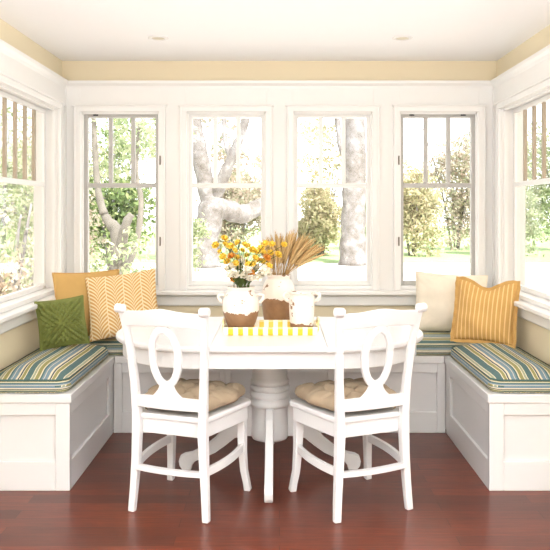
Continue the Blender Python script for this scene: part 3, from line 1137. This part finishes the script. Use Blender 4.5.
rf = random.Random(5)
VTOP = TZ + .007
for k, (cx, cy, kind) in enumerate(FL):
    px, py = 200 + cx / 3.93, 220 + cy / 3.93
    Y = VL[1] + rf.uniform(-.07, .06)
    tip = px2w(px, py, Y)
    a = rf.uniform(0, 6.28); rr = rf.uniform(.005, .045)
    mouth = Vector((VL[0] + (tip.x - VL[0]) * .3 * .6 + rr * .5 * math.cos(a), VL[1] + (tip.y - VL[1]) * .3, VTOP + .205))
    mo = mouth - Vector((VL[0], VL[1], mouth.z))
    if Vector((mo.x, mo.y)).length > .05: mo *= .05 / Vector((mo.x, mo.y)).length; mouth = Vector((VL[0] + mo.x, VL[1] + mo.y, mouth.z))
    foot = Vector((VL[0] - mo.x * .4, VL[1] - mo.y * .4, VTOP + .06))
    t = thing('flower', FLAB[kind], 'flower', foot, 0, {'y': 'yellow flowers in the left vase', 'o': 'orange flowers in the left vase', 'w': 'ivory flowers in the left vase'}[kind])
    ctrl = Vector((mouth.x, mouth.y, (mouth.z + tip.z) / 2 + .02))
    pts = [foot - foot, (foot + mouth) / 2 - foot] + [p - foot for p in bez(mouth, ctrl, tip, 7)]
    b = B(); sweep(b, pts, .0028, .0028, Vector((0, 1, 0)), n=6)
    link('stem', b, M['stem'], t, smooth=True)
    size = {'y': .0165, 'o': .0185, 'w': .022}[kind] * rf.uniform(.85, 1.2)
    # blossom: layered cupped petals round a core
    b = B(); tl = tip - foot
    ax = Vector((rf.uniform(-.6, .6), rf.uniform(-1, -.2), rf.uniform(.4, 1))).normalized()
    e1 = ax.orthogonal().normalized(); e2 = ax.cross(e1)
    for ring, (np_, rad, lift) in enumerate(((7, 1.0, .25), (6, .75, .6), (4, .45, .85))):
        for q in range(np_):
            th = 2 * math.pi * (q + ring * .5) / np_
            d = e1 * math.cos(th) + e2 * math.sin(th); sd_ = ax.cross(d)
            base = tl
            mid = tl + d * size * rad * .7 + ax * size * lift * .6
            end = tl + d * size * rad * 1.15 + ax * size * lift * 1.2
            ww = size * .42
            vs = [b.verts.new(p) for p in (base, mid + sd_ * ww, end + sd_ * ww * .45, end - sd_ * ww * .45, mid - sd_ * ww, mid + ax * size * -.12)]
            b.faces.new((vs[0], vs[1], vs[5])); b.faces.new((vs[0], vs[5], vs[4])); b.faces.new((vs[1], vs[2], vs[3], vs[5])); b.faces.new((vs[5], vs[3], vs[4]))
    bmesh.ops.create_icosphere(b, subdivisions=1, radius=size * .5, matrix=Matrix.Translation(tl + ax * size * .35))
    link('blossom', b, FM[kind], t, smooth=True)
    if k % 2 == 0 or kind == 'w':
        b = B()
        for q in range(2):
            base = pts[4 + q]; d = Vector((rf.uniform(-1, 1), rf.uniform(-1, .4), rf.uniform(.3, 1))).normalized()
            sd_ = d.cross(Vector((0, 1, .3))).normalized(); L = rf.uniform(.025, .045)
            vs = [b.verts.new(p) for p in (base, base + d * L * .5 + sd_ * .006, base + d * L, base + d * L * .5 - sd_ * .006)]
            b.faces.new((vs[0], vs[1], vs[2])); b.faces.new((vs[0], vs[2], vs[3]))
        link('leaf', b, M['stem'], t)

rw = random.Random(11)
NW = 64
for k in range(NW):
    f = (k + .5) / NW * 2 - 1
    fx = f + rw.uniform(-.12, .12)
    hgt = 1 - .30 * abs(fx) ** 2
    px = 290 + fx * 34 + (2 if fx < 0 else 0); py = 277 - (46 * hgt * rw.uniform(.72, 1.02))
    if fx > .5: py += 1
    Y = VM[1] + rw.uniform(-.09, .07)
    tip = px2w(px, py, Y)
    mo = Vector(((tip.x - VM[0]) * .32 + rw.uniform(-.012, .012), (Y - VM[1]) * .4, 0))
    if mo.length > .042: mo *= .042 / mo.length
    mouth = Vector((VM[0] + mo.x, VM[1] + mo.y, VTOP + .262))
    foot = Vector((VM[0] - mo.x * .5, VM[1] - mo.y * .5, VTOP + .05))
    t = thing('wheat_stalk', 'tan dried wheat stalk fanning out of the tall vase behind the tray', 'dried stalk', foot, 0, 'dried wheat stalks in the middle vase')
    droop = Vector((0.02 * fx, 0, -.01))
    ctrl = mouth + (tip - mouth) * .5 + Vector((-.014 * fx, 0, .018))
    curve = bez(mouth, ctrl, tip, 14)
    pts = [Vector((0, 0, 0))] + [p - foot for p in curve]
    b = B(); sweep(b, pts[:8], .0026, .0026, Vector((0, 1, 0)), n=5)
    link('stem', b, M['straw'], t, smooth=True)
    # bristly spikelet ear over the upper part of the curve
    b = B(); ear = pts[5:]
    wv = [.004 + .011 * math.sin(math.pi * min(1, (i + .4) / (len(ear)))) ** .8 for i in range(len(ear))]; wv[-1] = .002
    sweep(b, ear, wv, wv, Vector((0, 1, 0)), n=7)
    for i in range(1, len(ear)):
        for q in range(5):
            a = 2 * math.pi * q / 5 + i
            tdir = (ear[i] - ear[i - 1]).normalized(); e1 = tdir.orthogonal().normalized(); e2 = tdir.cross(e1)
            d = e1 * math.cos(a) + e2 * math.sin(a)
            p0 = ear[i] + d * wv[i] * .4; p1 = p0 + (tdir * 1.0 + d * .32) * rw.uniform(.012, .026)
            sd_ = tdir.cross(d) * .0012
            vs = [b.verts.new(p) for p in (p0 + sd_, p0 - sd_, p1, p0 + d * .0015)]
            b.faces.new((vs[0], vs[1], vs[2])); b.faces.new((vs[0], vs[2], vs[3])); b.faces.new((vs[1], vs[3], vs[2]))
    link('ear', b, M['straw2'] if k % 3 else M['straw'], t, smooth=True)

# ------------------------------------------------------------------ garden
GZ = -.6
g = B(); box(g, -60, 60, YW + .3, 27.5, GZ - .1, GZ)
struct(link('ground', g, M['concrete']), 'pale sunlit paving outside the windows', 'ground')
g = B(); box(g, -60, 60, 27.5, 80, GZ - .1, GZ + .05)
struct(link('ground_lawn', g, M['lawn']), 'strip of lawn beyond the paving', 'ground')
rng = np.random.default_rng(4)


def leaves(name, clumps, n, size, m, parent, flat=.6):
    """clumps: list of (x, y, z, rx, ry, rz) ellipsoids; leaf quads scattered inside, clustered in sprays"""
    C = np.array(clumps, float)
    wts = (C[:, 3] * C[:, 4] * C[:, 5]) ** .67; wts /= wts.sum()
    ns = max(8, n // 14)
    ci = rng.choice(len(C), ns, p=wts)
    d = rng.normal(size=(ns, 3)); d /= np.linalg.norm(d, axis=1)[:, None]
    r = rng.random(ns)[:, None] ** .45
    spray = C[ci, :3] + d * r * C[ci, 3:]
    si = rng.integers(0, ns, n)
    p = spray[si] + rng.normal(size=(n, 3)) * size * np.array([1.9, 1.9, 1.2])
    a = rng.normal(size=(n, 3)); a /= np.linalg.norm(a, axis=1)[:, None]
    h = rng.normal(size=(n, 3)); b = np.cross(a, h); b /= np.linalg.norm(b, axis=1)[:, None]
    s = (size * rng.uniform(.6, 1.4, n))[:, None]
    V = np.stack([p - a * s, p + b * s * .45 + a * s * .1, p + a * s, p - b * s * .45 + a * s * .1], 1).reshape(-1, 3)
    me = bpy.data.meshes.new(name)
    me.from_pydata(V.tolist(), [], np.arange(4 * n).reshape(-1, 4).tolist())
    return link(name, me, m, parent)


def wood(name, parent, limbs, n=12, bk='bark'):
    b = B()
    for pts, rad in limbs:
        P = [Vector(p) for p in pts]
        # smooth by spline
        Q, Rr = [], []
        for i in range(len(P) - 1):
            p0 = P[max(0, i - 1)]; p1 = P[i]; p2 = P[i + 1]; p3 = P[min(len(P) - 1, i + 2)]
            for k in range(5):
                u = k / 5
                Q.append(.5 * (2 * p1 + (p2 - p0) * u + (2 * p0 - 5 * p1 + 4 * p2 - p3) * u * u + (3 * p1 - p0 - 3 * p2 + p3) * u ** 3))
                Rr.append((rad[i] + (rad[i + 1] - rad[i]) * u) * 2 * (1 + .06 * math.sin(len(Q) * 1.7)))
        Q.append(P[-1]); Rr.append(rad[-1] * 2)
        sweep(b, Q, Rr, Rr, Vector((0, 1, .01)), n=n)
    return link(name, b, M[bk], parent, smooth=True)


def at(px, py, Y, dy=0):
    return ((px - 279.5) * Y / 750, Y + dy, H - (py - 210) * Y / 750)


def tree(label, base, limbs, clumps, n, size, lm, group='trees in the garden', bk='bark'):
    t = thing('tree', label, 'tree', base, 0, group)
    o = Vector(base)
    wood('trunk', t, [([tuple(Vector(p) - o) for p in pts], rad) for pts, rad in limbs], bk=bk)
    if clumps:
        leaves('foliage', [(c[0] - o.x, c[1] - o.y, c[2] - o.z) + tuple(c[3:]) for c in clumps], n, size, lm, t)
    return t


# big forked tree seen through the second window
Y = 25.5
b0 = at(206, 267, Y); b0 = (b0[0], b0[1], GZ)
tree('big forked grey tree outside the second window', b0,
     [([b0, at(206, 240, Y), at(211, 212, Y), at(213, 197, Y)], [.52, .42, .46, .38]),
      ([at(211, 205, Y), at(205, 180, Y), at(199, 150, Y), at(193, 118, Y), at(186, 60, Y)], [.36, .30, .28, .26, .16]),
      ([at(212, 212, Y), at(224, 209, Y, .3), at(240, 214, Y, .5), at(256, 208, Y, .8), at(275, 195, Y, 1)], [.36, .36, .34, .28, .2]),
      ([at(214, 200, Y), at(223, 180, Y, -.3), at(232, 160, Y, -.5), at(246, 125, Y, -.8), at(256, 70, Y, -1)], [.24, .22, .17, .13, .08]),
      ([at(232, 160, Y, -.5), at(226, 140, Y, -.5), at(224, 100, Y, 0)], [.1, .08, .05])],
     [at(190, 40, Y) + (2.2, 2, 1.6), at(235, 60, Y) + (1.4, 1.4, 1.3), at(225, 95, Y, 1) + (1.5, 1, 1.2), at(245, 170, Y, 1) + (.9, .8, .9), at(228, 150, Y, .6) + (.6, .5, .7), at(250, 190, Y, 1.5) + (.8, .6, .7)],
     5200, .085, M['leaf_p'])
Y = 26.5
b0 = at(354, 265, Y); b0 = (b0[0], b0[1], GZ)
tree('tall straight grey tree outside the third window', b0,
     [([b0, at(353, 235, Y), at(354, 200, Y), at(355, 160, Y), at(354, 110, Y), at(353, 40, Y)], [.56, .44, .42, .40, .36, .3]),
      ([at(354, 170, Y), at(342, 150, Y), at(338, 125, Y), at(330, 60, Y)], [.14, .12, .1, .07])],
     [at(358, 30, Y) + (2, 1.6, 1.8), at(318, 130, Y, 1) + (1.1, .8, .7), at(330, 165, Y, 1.5) + (1.2, .8, .8)], 3200, .08, M['leaf_y'])
# pale twisted tree outside the first window
Y = 13.5
b0 = at(122, 330, Y); b0 = (b0[0], b0[1], GZ)
tree('pale twisted tree outside the leftmost back window', b0,
     [([b0, at(121, 285, Y), at(119, 255, Y), at(117, 232, Y), at(109, 222, Y), at(104, 214, Y)], [.19, .16, .15, .13, .09, .07]),
      ([at(119, 252, Y), at(124, 238, Y, -.1), at(129, 222, Y, -.2), at(134, 214, Y, -.2)], [.12, .10, .08, .06]),
      ([at(121, 275, Y, .4), at(133, 240, Y, .4), at(136, 200, Y, .5), at(131, 170, Y, .5), at(134, 120, Y, .5)], [.06, .06, .05, .04, .03]),
      ([at(104, 214, Y), at(98, 190, Y), at(95, 150, Y), at(93, 100, Y)], [.08, .06, .05, .04])],
     [at(100, 90, Y) + (1.0, .9, .6), at(140, 130, Y, .8) + (.8, .8, .6), at(100, 165, Y, 1) + (.4, .5, .5), at(112, 262, Y, -.5) + (.35, .3, .35), at(140, 250, Y, -.3) + (.3, .3, .5)], 2600, .055, M['leaf_g'], bk='pale_bark')

# shrubs, each with stems and foliage
SH_ = [(-6.6, 18.4, 1.3, 1.1, 4.0, 'leaf_g', 'tall green shrub outside the leftmost back window'),
       (-5.1, 23.0, 1.6, 1.1, 4.8, 'leaf_d', 'deep green tall shrub right of the twisted tree'),
       (-2.75, 21.2, .62, .7, 2.1, 'leaf_g', 'low shrub at the left edge of the second window'),
       (-1.9, 31, 1.6, 1.1, 3.6, 'leaf_p', 'pinkish hedge bush behind the forked tree'),
       (1.7, 31, 1.3, 1.1, 4.2, 'leaf_y', 'golden bush left of the tall straight tree'),
       (4.5, 35.2, 1.6, 1.1, 4.6, 'leaf_g', 'green bush right of the tall straight tree'),
       (5.5, 31, 1.35, 1.1, 4.2, 'leaf_y', 'yellow-green bush at the left of the rightmost back window'),
       (8.3, 35.4, 2.3, 1.1, 6.8, 'leaf_p', 'pinkish tall bush at the right of the rightmost back window'),
       (9.6, 30.8, 1.4, 1.1, 5.2, 'leaf_g', 'tall green bush outside the right window'),
       (13.2, 34.8, 2.0, 1.2, 6.2, 'leaf_g', 'second tall green bush outside the right window'),
       (-3.15, 8.6, .75, .8, 2.3, 'leaf_p', 'pale shrub close outside the left window'),
       (-4.4, 11.8, 1.2, 1.1, 3.5, 'leaf_g', 'green shrub farther outside the left window'),
       (-4.9, 15.5, 1.3, 1.2, 4.0, 'leaf_p', 'pinkish shrub behind the green one at left')]
for (x, y, rx, ry, hh, lm, lab) in SH_:
    t = thing('shrub', lab, 'shrub', (x, y, GZ), 0, 'shrubs around the garden')
    rr = random.Random(int(x * 100))
    limbs = []
    for q in range(6):
        dx, dy = rr.uniform(-rx, rx) * .8, rr.uniform(-ry, ry) * .8
        limbs.append(([(dx * .1, dy * .1, 0), (dx * .35, dy * .35, hh * .35), (dx * .7, dy * .7, hh * .65), (dx, dy, hh * rr.uniform(.8, 1))], [.05, .04, .025, .012]))
    wood('stems', t, limbs, 6)
    cl = [(rr.uniform(-rx, rx) * .55, rr.uniform(-ry, ry) * .5, hh * rr.uniform(.15, .85), rx * .55, ry * .55, hh * .22) for _ in range(8)]
    near = y < 22
    size = .042 if y < 10 else (.052 if y < 17 else (.07 if y < 22.5 else .09))
    leaves('foliage', cl, {True: 5200, False: 7000}[near], size, M[lm], t)
